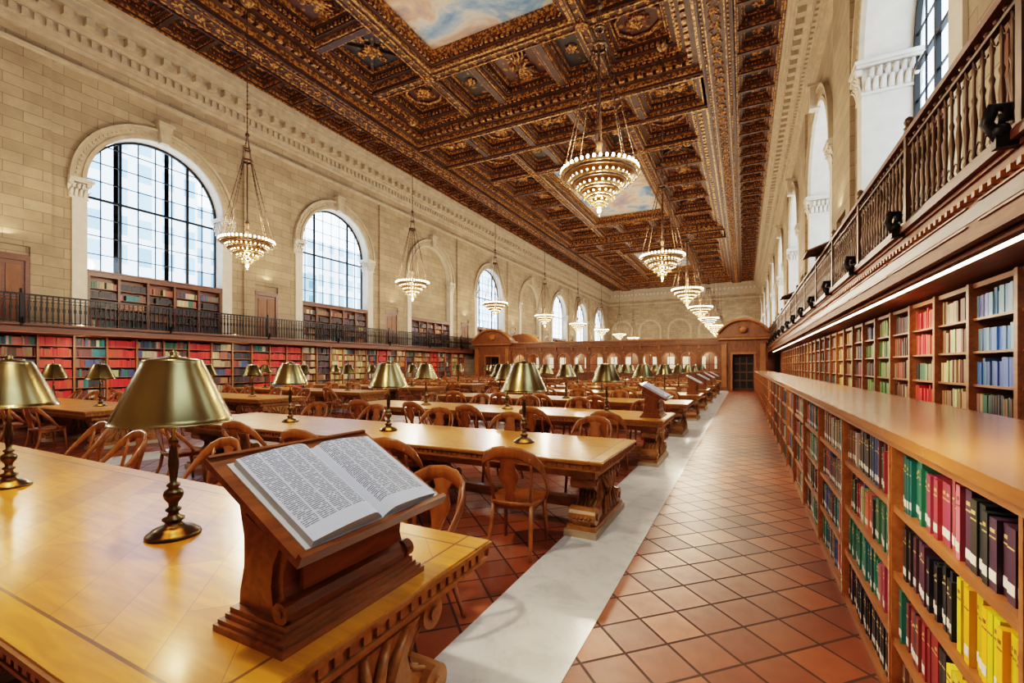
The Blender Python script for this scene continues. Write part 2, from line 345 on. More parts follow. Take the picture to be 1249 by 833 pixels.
# ------------------------------------------------------------------ windows
def window(i,X,c,hint):
    mb=MB(); r=OR-.02
    def bar(y0,y1,z0,z1,w=.03): mb.box(X-w,X+w,y0,y1,z0,z1,'iron')
    mb.archband(X-.05,X+.05,c,SP,r-.07,r,'iron',28); bar(c-r,c-r+.07,5.15,SP,.05); bar(c+r-.07,c+r,5.15,SP,.05); bar(c-r,c+r,5.15,5.24,.05)
    for k in range(1,8):
        o=-r+2*r*k/8; w=.045 if k in(2,6) else .017
        zt=SP+math.sqrt(max(0,(r-.05)**2-o*o)); bar(c+o-w,c+o+w,5.2,zt,w)
    for z in (5.85,6.55,7.25,7.95,8.65,9.35,10.05):
        hw=r if z<SP else math.sqrt(max(0,r*r-(z-SP)**2)); w=.04 if abs(z-7.95)<.01 else .017
        bar(c-hw,c+hw,z-w,z+w,w)
    pl=[(c-r,5.2)]+[(c-r*math.cos(math.pi*i/28),SP+r*math.sin(math.pi*i/28)) for i in range(29)]+[(c+r,5.2)]
    mb.add([(X,y,z) for y,z in pl],[tuple(range(len(pl)))],'glass')
    mb.build('window_%d'%i)
    p=light('window_portal_%d'%i,'AREA',(X+(.15 if hint<0 else -.15),c,7.9),1,shape='RECTANGLE',size=2*OR,size_y=5.6)
    p.rotation_euler=(Vector((1,0,0)) if hint<0 else Vector((-1,0,0))).to_track_quat('-Z','Y').to_euler()
    try: p.data.cycles.is_portal=True
    except Exception: pass
w=1
for k,c in enumerate(BC):
    if k not in(3,5): window(w,XL-.52,c,-1); w+=1
for c in BC: window(w,XR+.9,c,1); w+=1
mb=MB(); mb.box(-62,-50,-20,27,-15,38,'facade'); mb.box(-62,-48,33,40,-15,13,'facade2'); mb.box(-66,-56,30,60,-15,20,'facade'); mb.box(-66,-56,66,120,-15,26,'facade')
for k in range(12): mb.box(-50.3,-50,-20+k*4,-19.6+k*4,-15,38,'facade')
mb.build('office_building')
# ------------------------------------------------------------------ ceiling
CX=-9.5
mb=MB()
mb.box(XL-.3,XR+.3,Y0,Y1,16.7,16.9,'cplain')
def rosette(c,r,z,mat='cgold',petals=8):
    vs=[(c[0],c[1],z-.35*r)];fs=[];n=petals*2
    for j,(q,h) in enumerate(((.3,.30),(.55,.22),(.9,.28),(1.0,.0))):
        for i in range(n):
            a=2*math.pi*i/n; rr=r*q*(1 if i%2==0 or j==0 else .72); vs.append((c[0]+rr*math.cos(a),c[1]+rr*math.sin(a),z-r*h*(1 if i%2==0 else .5)))
    for i in range(n):
        k=(i+1)%n; fs.append((0,1+i,1+k))
        for j in range(3): fs.append((1+j*n+i,1+j*n+k,1+(j+1)*n+k,1+(j+1)*n+i))
    mb.add(vs,fs,mat)
def dent(x0,x1,y0,y1,w,z0,z1,st,mat,per=None):
    n=max(1,int((x1-x0)/st))
    for i in range(n):
        a=x0+(x1-x0)*(i+.2)/n; b=a+(x1-x0)/n*.6
        mb.box(a,b,y0,y0+w,z0,z1,mat); mb.box(a,b,y1-w,y1,z0,z1,mat)
    n=max(1,int((y1-y0)/st))
    for i in range(n):
        a=y0+(y1-y0)*(i+.2)/n; b=a+(y1-y0)/n*.6
        mb.box(x0,x0+w,a,b,z0,z1,mat); mb.box(x1-w,x1,a,b,z0,z1,mat)
def coffer(x0,x1,y0,y1,z,s=1.0,panel='cpanel',kind=0):
    a=.07*s; mb.frame(x0,x1,y0,y1,a,z,z+.7*s,'cgold')
    b=.18*s; mb.frame(x0+a,x1-a,y0+a,y1-a,b,z+.18*s,z+.7*s,'cplain')
    dent(x0+a+b-.02,x1-a-b+.02,y0+a+b-.02,y1-a-b+.02,.08*s,z+.24*s,z+.38*s,.19*s,'cgold')
    e=a+b; mb.frame(x0+e,x1-e,y0+e,y1-e,.14*s,z+.42*s,z+.7*s,'cplain')
    e+=.14*s; mb.frame(x0+e,x1-e,y0+e,y1-e,.05*s,z+.46*s,z+.7*s,'cgold')
    mb.box(x0+e,x1-e,y0+e,y1-e,z+.62*s,z+.7*s,panel)
    zp=z+.60*s
    cx,cy=(x0+x1)/2,(y0+y1)/2; w,h=(x1-x0)/2-e,(y1-y0)/2-e; m=min(w,h)
    if kind==0: rosette((cx,cy),m*.62,zp)
    elif kind==1:
        R1=m*.92; pts=[(cx+R1*math.cos(math.pi/8+i*math.pi/4),cy+R1*math.sin(math.pi/8+i*math.pi/4),zp-.04*s) for i in range(8)]
        mb.sweep(pts,(.07*s),'cgold',6,True); rosette((cx,cy),m*.5,zp)
        for sx in(-1,1):
            for sy in(-1,1): rosette((cx+sx*w*.84,cy+sy*h*.84),m*.13,zp)
    elif kind==2:
        ax=1 if w>h else 0
        def P(u,v,dz=0): return (cx+(u if ax else v),cy+(v if ax else u),zp-.04*s-dz)
        Lh=max(w,h)
        for sg in(-1,1):
            for q in range(3):
                pts=[P(sg*Lh*(.08+.28*q+.12*t*math.cos(t*6)*1.6),m*.55*math.sin(t*6+q)*(1-.6*t)) for t in [i/12 for i in range(13)]]
                mb.sweep(pts,[(.06*s)*(1-.05*i) for i in range(13)],'cgold',6)
            for q in range(5):
                mb.sweep([P(sg*.1*m,0,.05),P(sg*(.45+.07*q)*m,(.42-.16*q)*m,.1),P(sg*(.95-.02*q)*m,(.55-.22*q)*m,.02)],[.08*m,.07*m,.02*m],'cgold',6)
            rosette((P(sg*Lh*.8,0)[0],P(sg*Lh*.8,0)[1]),m*.35,zp)
        c=P(0,0,.08); mb.sphere(c,.16*m,'cgold',8,6); c=P(0,.25*m,.1); mb.sphere(c,.1*m,'cgold',8,6); c=P(0,-.3*m,.06); mb.sphere(c,.14*m,'cgold',8,6)
    elif kind==3:
        for d in(1,-1):
            mb.sweep([(cx-w,cy-d*h,zp-.03*s),(cx+w,cy+d*h,zp-.03*s)],(.09*s,.07*s),'cwood',4,False,square=True)
        rosette((cx,cy),m*.45,zp-.05*s)
        for sx,sy in((0,.62),(0,-.62),(.62,0),(-.62,0)): rosette((cx+sx*w,cy+sy*h),m*.18,zp)
for (xa,xb) in((-20.4,-18.65),(-.35,1.4)):
    for q in(xa,xb-.12): mb.box(q,q+.12,Y0,Y1,ZC,16.7,'cplain'); mb.box(q+.03,q+.09,Y0,Y1,ZC-.04,ZC,'cgold')
    n=56; st=(Y1-Y0)/n
    for i in range(n):
        y=Y0+i*st; mb.box(xa+.12,xb-.12,y-.08,y+.08,ZC+.02,16.7,'cwood')
        coffer(xa+.12,xb-.12,y+.08,y+st-.08,ZC+.08,.62,'cpanel' ,0)
    mb.box(xa,xb,Y0,Y1,16.0,16.1,'cplain')
for (xa,xb) in((-18.65,-17.4),(-1.6,-.35)):
    mb.box(xa,xb,Y0,Y1,ZC-.12,16.7,'cplain')
    mb.box(xa+.3,xb-.3,Y0,Y1,ZC-.17,ZC-.12,'cplain')
    for q in(.26,.94): mb.box(xa+q,xa+q+.05,Y0,Y1,ZC-.19,ZC-.12,'cgold')
    for q in(xa,xb-.1): mb.box(q,q+.1,Y0,Y1,ZC-.2,ZC-.12,'cwood')
    y=Y0
    while y<Y1:
        rosette(((xa+xb)/2,y+.3),.2,ZC-.17)
        for sx in(-1,1): mb.sweep([((xa+xb)/2+sx*.05,y+.5,ZC-.18),((xa+xb)/2+sx*.2,y+.62,ZC-.2),((xa+xb)/2+sx*.12,y+.78,ZC-.2)],[.03,.04,.02],'cgold',5)
        for q in(xa+.15,xb-.2):
            for t in range(3): mb.box(q,q+.06,y+.25*t,y+.25*t+.12,ZC-.16,ZC-.12,'cgold')
        y+=.75
FX0,FX1=-17.4,-1.6
def strip(ya,yb,n=5,kind=1):
    mb.box(FX0,FX1,ya,ya+.35,ZC-.1,16.7,'cplain'); mb.box(FX0,FX1,yb-.35,yb,ZC-.1,16.7,'cplain')
    mb.box(FX0,FX1,ya+.12,ya+.22,ZC-.16,ZC-.1,'cgold'); mb.box(FX0,FX1,yb-.22,yb-.12,ZC-.16,ZC-.1,'cgold')
    W=(FX1-FX0)/n
    for i in range(n):
        x=FX0+W*i; mb.box(x-.15,x+.15,ya+.35,yb-.35,ZC-.06,16.7,'cwood'); rosette((x,(ya+yb)/2),.13,ZC-.06)
        coffer(x+.15,x+W-.15,ya+.35,yb-.35,ZC,1,'credpanel' if i%2 else 'cpanel',(2,1,2,1,2)[i%5] if kind else 3)
def deep(yc):
    ya,yb=yc-11.4,yc+11.4
    x0,x1=FX0,FX1; z=ZC
    for (w,dz,mt) in((.12,.0,'cgold'),(.24,.18,'cplain'),(.10,.40,'cgold'),(.28,.52,'cplain'),(.10,.78,'cgold')):
        mb.frame(x0,x1,ya,yb,w,z+dz,16.7,mt)
        if w==.24: dent(x0+w-.03,x1-w+.03,ya+w-.03,yb-w+.03,.22,z+dz+.02,z+dz+.2,.42,'cgold')
        if w==.28: dent(x0+w-.03,x1-w+.03,ya+w-.03,yb-w+.03,.14,z+dz+.04,z+dz+.24,.26,'cgold')
        x0+=w;x1-=w;ya+=w;yb-=w
    z=ZC+.78
    HX,HY=3.75,7.0
    xs=[x0,CX-HX,CX+HX,x1]; ys=[ya,yc-HY,yc+HY,yb]; bw=.28
    def beam(a,b,c,d): 
        mb.box(a,b,c,d,z-.30,16.7,'cplain'); 
        if b-a>d-c:
            for q in(.08,.42): mb.box(a,b,c+q,c+q+.06,z-.36,z-.30,'cgold')
            for t in range(int((b-a)/.5)): rosette((a+.25+.5*t,(c+d)/2),.12,z-.30)
        else:
            for q in(.08,.42): mb.box(a+q,a+q+.06,c,d,z-.36,z-.30,'cgold')
            for t in range(int((d-c)/.5)): rosette(((a+b)/2,c+.25+.5*t),.12,z-.30)
    for x in xs[1:3]: beam(x-bw,x+bw,ys[0],ys[3])
    for yy in ys[1:3]: beam(xs[0],xs[1]-bw,yy-bw,yy+bw); beam(xs[1]+bw,xs[2]-bw,yy-bw,yy+bw); beam(xs[2]+bw,xs[3],yy-bw,yy+bw)
    for x in xs[1:3]:
        for yy in ys[1:3]: rosette((x,yy),.32,z-.34)
    for (a,b) in((xs[0],xs[1]-bw),(xs[2]+bw,xs[3])):
        for (c,d) in((ys[0],ys[1]-bw),(ys[2]+bw,ys[3])): coffer(a,b,c,d,z-.15,1.2,'credpanel',1)
        c,d=ys[1]+bw,ys[2]-bw; m=(d-c-.9)/4
        for i in range(4):
            y=c+i*(m+.3); 
            if i: mb.box(a,b,y-.3,y,z-.2,16.7,'cwood')
            coffer(a,b,y,y+m,z-.15,1.1,('cpanel','credpanel','credpanel','cpanel')[i],(3,2,2,3)[i])
    for (c,d) in((ys[0],ys[1]-bw),(ys[2]+bw,ys[3])):
        a,b=xs[1]+bw,xs[2]-bw; mb.box((a+b)/2-1.8,(a+b)/2-1.5,c,d,z-.2,16.7,'cwood'); mb.box((a+b)/2+1.5,(a+b)/2+1.8,c,d,z-.2,16.7,'cwood')
        coffer(a,(a+b)/2-1.8,c,d,z-.15,.8,'cpanel',0); coffer((a+b)/2+1.8,b,c,d,z-.15,.8,'cpanel',0); coffer((a+b)/2-1.5,(a+b)/2+1.5,c,d,z-.15,1,'credpanel',2)
    a,b,c,d=xs[1]+bw,xs[2]-bw,ys[1]+bw,ys[2]-bw; zz=z-.3
    for (w,dz,mt) in((.12,0,'cgold'),(.18,.15,'cplain'),(.12,.32,'cgold'),(.10,.45,'cgold')):
        mb.frame(a,b,c,d,w,zz+dz,16.7,mt)
        if mt=='cplain': dent(a+w-.03,b-w+.03,c+w-.03,d-w+.03,.12,zz+dz+.03,zz+dz+.15,.25,'cgold')
        a+=w;b-=w;c+=w;d-=w
    mb.box(a,b,c,d,zz+.62,zz+.66,'mural')
for yc in(10.4,36.4,62.4): deep(yc)
strip(-4.0,-1.0); strip(21.8,25.0); strip(47.8,51.0); strip(73.8,77.0); strip(77.0,80.0)
mb.build('ceiling')
# ------------------------------------------------------------------ books
PAL=dict(mix=[(.03,.05,.12),(.22,.03,.03),(.02,.02,.02),(.04,.12,.07),(.16,.08,.04),(.40,.33,.22),(.10,.03,.03),(.02,.14,.13),(.12,.10,.09),(.38,.10,.08),(.05,.07,.16),(.26,.20,.12),(.03,.025,.03),(.07,.03,.04)],
 warm=[(.22,.05,.03),(.35,.13,.05),(.14,.06,.03),(.36,.26,.15),(.07,.035,.02),(.26,.07,.04),(.42,.34,.22),(.05,.06,.08),(.18,.10,.05)],
 blue=[(.06,.19,.46),(.09,.25,.54),(.05,.14,.38),(.20,.34,.52)],red=[(.56,.03,.02),(.46,.02,.02),(.50,.06,.03)],
 green=[(.18,.25,.08),(.25,.31,.11),(.09,.18,.06)],tan=[(.42,.29,.15),(.5,.42,.28),(.30,.15,.07),(.13,.05,.03)],
 yellow=[(.66,.43,.015),(.58,.37,.01),(.68,.50,.06)],dark=[(.012,.012,.016),(.02,.018,.018),(.05,.022,.04),(.015,.015,.02)],
 dgreen=[(.012,.09,.075),(.03,.15,.10),(.26,.04,.07),(.38,.11,.13),(.012,.07,.06),(.02,.11,.09)],gold=[(.38,.24,.09),(.30,.16,.06),(.44,.34,.18),(.18,.09,.04)])
def books(mb,y0,y1,xf,sg,z,hm,pal='mix',tk=(.022,.05),label=0,fill=.97):
    y=y0+.01; P=PAL[pal]; run=0; c=None
    while y<y1-.03:
        if run<=0: run=random.choice((1,1,2,3,6)); c=random.choice(P); t0=U(*tk); h0=hm*U(.76,.97)
        run-=1; t=min(t0*U(.9,1.1),y1-y); h=h0*U(.97,1.0); j=U(0,.02)
        if R()>fill: y+=U(.03,.12); continue
        cc=tuple(max(0,x*U(.75,1.25)) for x in c)
        xa=xf+sg*j; xb=xa+sg*.17; a,b=sorted((xa,xb)); mb.box(a,b,y,y+t-.0015,z,z+h,'book',cc)
        if label:
            xs=sorted((xa-sg*.0012,xa)); 
            if label>1 or R()<.6: mb.box(xs[0],xs[1],y+.002,y+t-.003,z+.025,z+.055,'book',(.62,.60,.54))
            g=(.50,.36,.14) if sum(cc)<.5 else (.15,.05,.02)
            mb.box(xs[0],xs[1],y+.003,y+t-.004,z+h*.72,z+h*.74,'book',g)
            if t>.02 and R()<.6: mb.box(xs[0],xs[1],y+.008,y+t-.009,z+h*.80,z+h*.85,'book',g)
        y+=t
e=empty('low_bookcase'); mb=MB(); bk=MB()
PT=1.1; LX0,LX1=.60,1.25; LY0=1.5-3*PT; LY1=LY0+30*PT
mb.box(LX0-.045,LX1+.03,LY0-.03,LY1+.03,1.30,1.34,'counter'); mb.box(LX0-.02,LX1+.01,LY0-.01,LY1+.01,1.265,1.30,'case')
mb.box(LX0+.02,LX1-.02,LY0,LY1,0,.09,'case'); mb.box(LX0+.31,LX0+.34,LY0,LY1,.09,1.265,'dark')
zs=[.09,.385,.68,.975]
for z in zs: mb.box(LX0+.005,LX1-.005,LY0,LY1,z,z+.022,'case'); mb.box(LX0-.004,LX0+.006,LY0,LY1,z-.006,z+.026,'case')
for k in range(31):
    y=LY0+k*PT
    mb.box(LX0-.01,LX1,y-.018,y+.018,.09,1.265,'case'); mb.box(LX0-.018,LX0-.01,y-.010,y+.010,.09,1.265,'counter')
    if k<30:
        for i,z in enumerate(zs):
            lab=2 if y<7 else 0; zz=z+.022; x=LX0+.012
            if k==3:
                if i==3: books(bk,y+.02,y+.43,x,1,zz,.262,'dark',(.034,.048),2,1); books(bk,y+.43,y+PT-.02,x,1,zz,.262,'dgreen',(.018,.036),2,1)
                elif i==2: books(bk,y+.02,y+.5,x,1,zz,.26,'yellow',(.03,.045),1,1); books(bk,y+.5,y+PT-.02,x,1,zz,.25,'dark',(.018,.03),2,.98)
                else: books(bk,y+.02,y+.6,x,1,zz,.25,'yellow',(.03,.045),1,1); books(bk,y+.6,y+PT-.02,x,1,zz,.25,'mix',(.02,.035),1,1)
            elif k==2: books(bk,y+.02,y+PT-.02,x,1,zz,.262,('yellow','yellow','yellow','dark')[i],(.03,.045),2,1)
            elif k==4: books(bk,y+.02,y+PT-.02,x,1,zz,.262,('dark','dgreen','mix','mix')[i],(.018,.036),2,1)
            else: books(bk,y+.02,y+PT-.02,x,1,zz,.262,'mix',(.02,.042),lab,.985)
            books(bk,y+.02,y+PT-.02,LX1-.012,-1,zz,.262,'mix',(.04,.07),0,.97)
mb.build('shelves',e); bk.build('books',e,True,False)
def wallcase(nm,xf,sg,xw,ya,yb,Yb0,pals,tk,top=2.45,pit=.333):
    e=empty(nm); mb=MB(); bk=MB()
    a,b=sorted((xw,xw-sg*.02)); mb.box(a,b,ya,yb,0,top,'dark')
    a,b=sorted((xf,xw)); mb.box(a,b,ya,yb,0,.1,'case'); mb.box(a,b,ya,yb,top-.05,top,'case')
    zs=[.1+pit*i for i in range(7)]
    for z in zs[1:]: mb.box(a,b,ya,yb,z-.024,z,'case')
    y=Yb0; k=0
    while y<=yb+.01:
        c,d=sorted((xf-sg*.02,xw)); mb.box(c,d,y-.02,y+.02,.1,top,'case')
        c,d=sorted((xf-sg*.035,xf-sg*.02)); mb.box(c,d,y-.03,y+.03,0,top,'case')
        if y<yb-.3:
            p=pals(k,y)
            for z in zs: books(bk,y+.03,y+.90,xf+sg*.02,sg,z,pit-.05,p if R()<.85 else 'mix',tk,0,.99)
        y+=.93; k+=1
    mb.build('carcass',e); bk.build('books',e,True,False)
def pr(k,y):
    if 5.2<y<6.0: return 'blue'
    if 6.1<y<7.0: return 'tan'
    if 7.0<y<7.9: return 'red'
    if 7.9<y<8.9: return 'warm'
    if 8.9<y<10.8: return 'green'
    if y<5.2: return 'blue'
    return random.choice(('warm','gold','gold','mix','tan'))
wallcase('tall_bookcase',2.08,1,XR-.01,-1.1,32.5,5.35-.93*7,pr,(.03,.06))
wallcase('tall_bookcase',-21.05,-1,XL+.01,-2.0,32.5,-2.0,lambda k,y:random.choice(('warm','mix','warm','tan','mix','red','gold','dark')),(.04,.08),2.7,.368)
wallcase('tall_bookcase',-21.05,-1,XL+.01,39,78.5,39,lambda k,y:random.choice(('warm','mix')),(.1,.2))
wallcase('tall_bookcase',2.08,1,XR-.01,39,78.5,39,lambda k,y:random.choice(('warm','mix')),(.1,.2))
for bi,c in enumerate(BC):
    for (X,sg,wl) in((XL,-1,WL),(XR,1,WR)):
        e=empty('arch_bookcase',parent=wl); mb=MB(); bk=MB(); l,r=c-OR+.05,c+OR-.05; zt=5.15
        a,b=sorted((X+sg*.06,X+sg*.33)); 
        mb.box(a,b,l,r,GF,GF+.12,'dark'); mb.box(*sorted((X-sg*.02,X+sg*.33)),l,r,zt-.22,zt-.02,'dark'); mb.box(*sorted((X-sg*.06,X+sg*.33)),l,r,zt-.06,zt,'dark')
        mb.box(*sorted((X+sg*.30,X+sg*.33)),l,r,GF,zt-.1,'dark')
        for z in [GF+.12+.36*i for i in range(1,5)]: mb.box(a,b,l,r,z-.03,z,'dark')
        n=5; w=(r-l)/n
        for i in range(n+1):
            y=min(max(l+w*i,l+.04),r-.04); mb.box(*sorted((X+sg*.02,X+sg*.33)),y-.04,y+.04,GF,zt-.2,'dark')
            if i<n:
                for q in range(5): books(bk,l+w*i+.05,l+w*(i+1)-.05,X+sg*.08,sg,GF+.12+.36*q,.28,random.choice(('mix','warm','dark','dark')),(.04,.08) if bi<4 else (.1,.2),0,.97)
        mb.build('carcass',e); bk.build('books',e,True,False)
# ------------------------------------------------------------------ galleries
def gallery(X,sg,xw,detail):
    e=empty('gallery_balcony'); mb=MB()
    def B(p,q,z0,z1,m,y0=Y0,y1=Y1): mb.box(*sorted((X+sg*p,X+sg*q)),y0,y1,z0,z1,m)
    wd=abs(xw-X)
    if detail:
        B(.06,wd,2.5,2.9,'fascia'); B(-.02,wd,2.9,2.95,'fascia'); B(.03,.06,2.58,2.86,'fascia'); B(0,.06,2.84,2.90,'fascia'); B(.0,.08,2.50,2.57,'fascia'); B(.02,.06,2.57,2.60,'fascia')
        B(.025,.032,2.66,2.76,'dark')
        y=Y0
        while y<Y1:
            mb.box(*sorted((X-sg*.01,X+sg*.03)),y,y+.05,2.80,2.84,'case')
            y+=.12 if y<33 else .4
        y=Y0+.1
        while y<33:
            for z in(2.63,2.77): mb.box(*sorted((X+sg*.015,X+sg*.03)),y,y+1.9,z,z+.012,'case')
            y+=2.1
        B(.09,.15,2.462,2.50,'fascia'); B(.20,.24,2.475,2.499,'strip',Y0,32.9)
    else:
        B(.06,wd,2.74,2.9,'dark'); B(-.02,wd,2.9,2.95,'dark'); B(0,.06,2.68,2.86,'dark'); B(-.01,.06,2.68,2.71,'case')
    B(-.06,.02,2.93,2.99,'dark')
    mb.build('floor_slab',e)
    mb=MB(); zr=3.93; x=X+sg*.02; bm_='bronze' if detail else 'iron'
    B(-.02,.06,zr-.05,zr,'dark' if detail else 'iron'); B(0,.04,zr-.15,zr-.125,bm_); B(0,.04,3.04,3.07,bm_)
    y=Y0+.05
    while y<Y1:
        near=detail and y<26
        if near:
            mb.lathe([(.010,3.07),(.020,3.10),(.010,3.13),(.012,3.22),(.022,3.34),(.011,3.46),(.019,3.50),(.010,3.53),(.011,3.66),(.019,3.70),(.010,3.74),(.010,3.79)],8,(x,y,0),'bronze')
            mb.sphere((x,y+.065,3.84),.022,'bronze',6,4)
            mb.sweep([(x,y,3.78),(x,y+.03,3.71),(x,y+.065,3.69),(x,y+.10,3.71),(x,y+.13,3.78)],.006,'bronze',5,up=Vector((1,0,0)))
            mb.sweep([(x,y,3.09),(x,y+.03,3.16),(x,y+.065,3.18),(x,y+.10,3.16),(x,y+.13,3.09)],.006,'bronze',5,up=Vector((1,0,0)))
            y+=.13
        else:
            t=.011 if detail else .016
            mb.box(x-t,x+t,y-t,y+t,3.0,zr-.04,bm_)
            if y<34: mb.box(x-.02,x+.02,y-.032,y+.032,3.40,3.52,bm_); mb.box(x-.015,x+.015,y-.05,y+.05,3.68,3.71,bm_)
            y+=.14 if y<34 else .3
    y=3.7-2.1*3
    while y<Y1:
        mb.box(x-.035,x+.035,y-.035,y+.035,2.99,zr+.02,bm_)
        mb.lathe([(.03,zr+.02),(.05,zr+.04),(.03,zr+.06),(.045,zr+.1),(.03,zr+.14),(.001,zr+.16)],8,(x,y,0),bm_)
        pts=[(x-sg*.05,y,2.93),(x-sg*.12,y,2.97),(x-sg*.17,y,3.06),(x-sg*.14,y,3.15),(x-sg*.08,y,3.14),(x-sg*.08,y,3.08),(x-sg*.12,y,3.08)]
        mb.sweep(pts,[(.035,.02)]*7,'iron',6,up=Vector((0,1,0))); mb.sphere((x-sg*.11,y,3.0),.05,'iron',8,6)
        mb.box(*sorted((x-sg*.14,x)),y-.03,y+.03,2.90,2.97,'iron')
        y+=2.1 if detail else 4.2
    mb.build('railing',e)
gallery(1.44,1,XR,True); gallery(-20.4,-1,XL,False)
dn=1
for c in [1.1+4.55+9.1*k for k in range(8)]:
    for X,s in((XL,1),(XR,-1)):
        mb=MB()
        def D(p,q,a,b,z0,z1,m): mb.box(*sorted((X+s*p,X+s*q)),a,b,z0,z1,m)
        D(.002,.10,c-.61,c-.5,GF,5.15,'dark'); D(.002,.10,c+.5,c+.61,GF,5.15,'dark'); D(.002,.12,c-.61,c+.61,5.1,5.3,'dark'); D(.002,.05,c-.5,c+.5,GF,5.12,'dark')
        for (z0,z1) in((3.1,3.9),(4.05,4.95)):
            for a in(c-.42,c+.05): D(.05,.075,a,a+.37,z0,z1,'screen')
        mb.sphere((X+s*.1,c+.44,4.0),.035,'brass')
        mb.build('door_%d'%dn); dn+=1
# ------------------------------------------------------------------ wooden screen
e=empty('delivery_desk_screen')
mb=MB(); SY=33.0
def screen_run(x0,x1,y,n,sd):
    w=(x1-x0)/n
    def B(a,b,p,q,z0,z1,m='screen'): mb.box(a,b,*sorted((y+p*sd,y+q*sd)),z0,z1,m)
    B(x0,x1,0,.35,0,1.15); B(x0,x1,-.08,.4,1.15,1.22,'screen2'); B(x0,x1,-.05,0,0,.2)
    B(x0,x1,0,.35,2.75,3.0); B(x0,x1,-.12,.4,3.0,3.08,'screen2'); B(x0,x1,-.22,.4,3.08,3.18); B(x0,x1,.02,.3,3.18,3.40); B(x0,x1,-.06,.35,3.40,3.48,'screen2')
    for i in range(n):
        a=x0+w*i; c=a+w/2; r=w/2-.17
        B(a,a+.14,-.04,.35,1.22,2.75); B(a+w-.14,a+w,-.04,.35,1.22,2.75)
        B(a-.04,a+.18,-.08,.0,2.55,2.62,'screen2'); B(a+.12,a+w-.12,-.02,.0,.3,1.05,'dark'); B(a+.22,a+w-.22,-.04,-.02,.4,.95)
        zs=2.05; N_=12
        for q in range(N_):
            t0,t1=math.pi*q/N_,math.pi*(q+1)/N_
            p0=(c+r*math.cos(t0),zs+r*math.sin(t0)); p1=(c+r*math.cos(t1),zs+r*math.sin(t1))
            mb.prism([p0,(p0[0],2.76),(p1[0],2.76),p1],'y',*sorted((y,y+.3*sd)),'screen')
            pp=[(c+(r)*math.cos(t0),zs+r*math.sin(t0)),(c+(r+.07)*math.cos(t0),zs+(r+.07)*math.sin(t0)),(c+(r+.07)*math.cos(t1),zs+(r+.07)*math.sin(t1)),p1]
            mb.prism(pp,'y',*sorted((y-.03*sd,y)),'screen2')
        mb.box(a+.14,a+.17,*sorted((y,y+.3*sd)),1.22,2.76,'screen'); mb.box(a+w-.17,a+w-.14,*sorted((y,y+.3*sd)),1.22,2.76,'screen')
        B(c-.02,c+.02,.1,.14,1.22,2.6,'iron'); B(c-r,c+r,.1,.14,1.7,1.73,'iron')
        B(a-.05,a+.05,-.16,0,2.8,3.0,'screen2')
        B(a+.2,a+w-.2,0,.02,3.22,3.36,'dark')
screen_run(-16.8,-1.4,SY,12,1); screen_run(-16.8,-1.4,38.5,12,-1)
def pavilion(x0,x1,y,sd):
    c=(x0+x1)/2; h=(x1-x0)/2
    def B(a,b,p,q,z0,z1,m='screen'): mb.box(a,b,*sorted((y+p*sd,y+q*sd)),z0,z1,m)
    ow=.62
    B(x0,c-ow,-.25,.6,0,3.3); B(c+ow,x1,-.25,.6,0,3.3); B(c-ow,c+ow,-.25,.6,2.35,3.3)
    B(c-ow-.12,c-ow,-.3,-.25,0,2.45,'screen2'); B(c+ow,c+ow+.12,-.3,-.25,0,2.45,'screen2'); B(c-ow-.12,c+ow+.12,-.32,-.25,2.35,2.5,'screen2')
    B(c-ow,c+ow,.7,.74,0,2.4,'dark')
    for i in range(3):
        for j in range(4): B(c-ow+.06+i*.4,c-ow+.38+i*.4,.66,.70,.15+j*.55,.6+j*.55,'iron')
    for sx in(x0+.12,x1-.42):
        B(sx,sx+.3,-.42,-.25,.25,3.0,'screen2'); B(sx-.05,sx+.35,-.47,-.25,0,.25); B(sx-.05,sx+.35,-.47,-.25,3.0,3.15)
    B(x0-.1,x1+.1,-.5,.65,3.3,3.45,'screen2'); B(x0-.18,x1+.18,-.6,.7,3.45,3.6)
    Rr=h*1.25; z0=3.6; zc=z0+.95-Rr; pts=[]
    a0=math.asin(min(1,(h+.1)/Rr))
    for i in range(17):
        t=-a0+2*a0*i/16; pts.append((c+Rr*math.sin(t),max(z0,zc+Rr*math.cos(t))))
    mb.prism([(c-h-.1,z0)]+pts+[(c+h+.1,z0)],'y',*sorted((y-.2*sd,y+.5*sd)),'screen')
    mb.sweep([(p[0],y-.35*sd,p[1]+.03) for p in pts],(.22,.09),'screen2',6)
    mb.sphere((c,y-.3*sd,3.95),.26,'screen2',12,8)
pavilion(-1.4,1.35,SY,1); pavilion(-20.2,-16.8,SY,1); pavilion(-1.4,1.35,38.5,-1); pavilion(-20.2,-16.8,38.5,-1)
mb.box(-16.8,-1.4,36.6,36.7,0,3.0,'dark')
for i in range(14): mb.box(-16.2+i*1.1,-15.7+i*1.1,36.55,36.6,1.4,2.3,'paper')
for xx in(-16.9,-1.5): mb.box(xx,xx+.2,SY+.4,38.1,0,3.3,'screen')
mb.build('arcade',e)
for i in range(6): light('desk_lamp_light_%d'%i,'POINT',(-15.6+i*2.6,34.9,2.5),110,(1,.78,.5),.08,e)
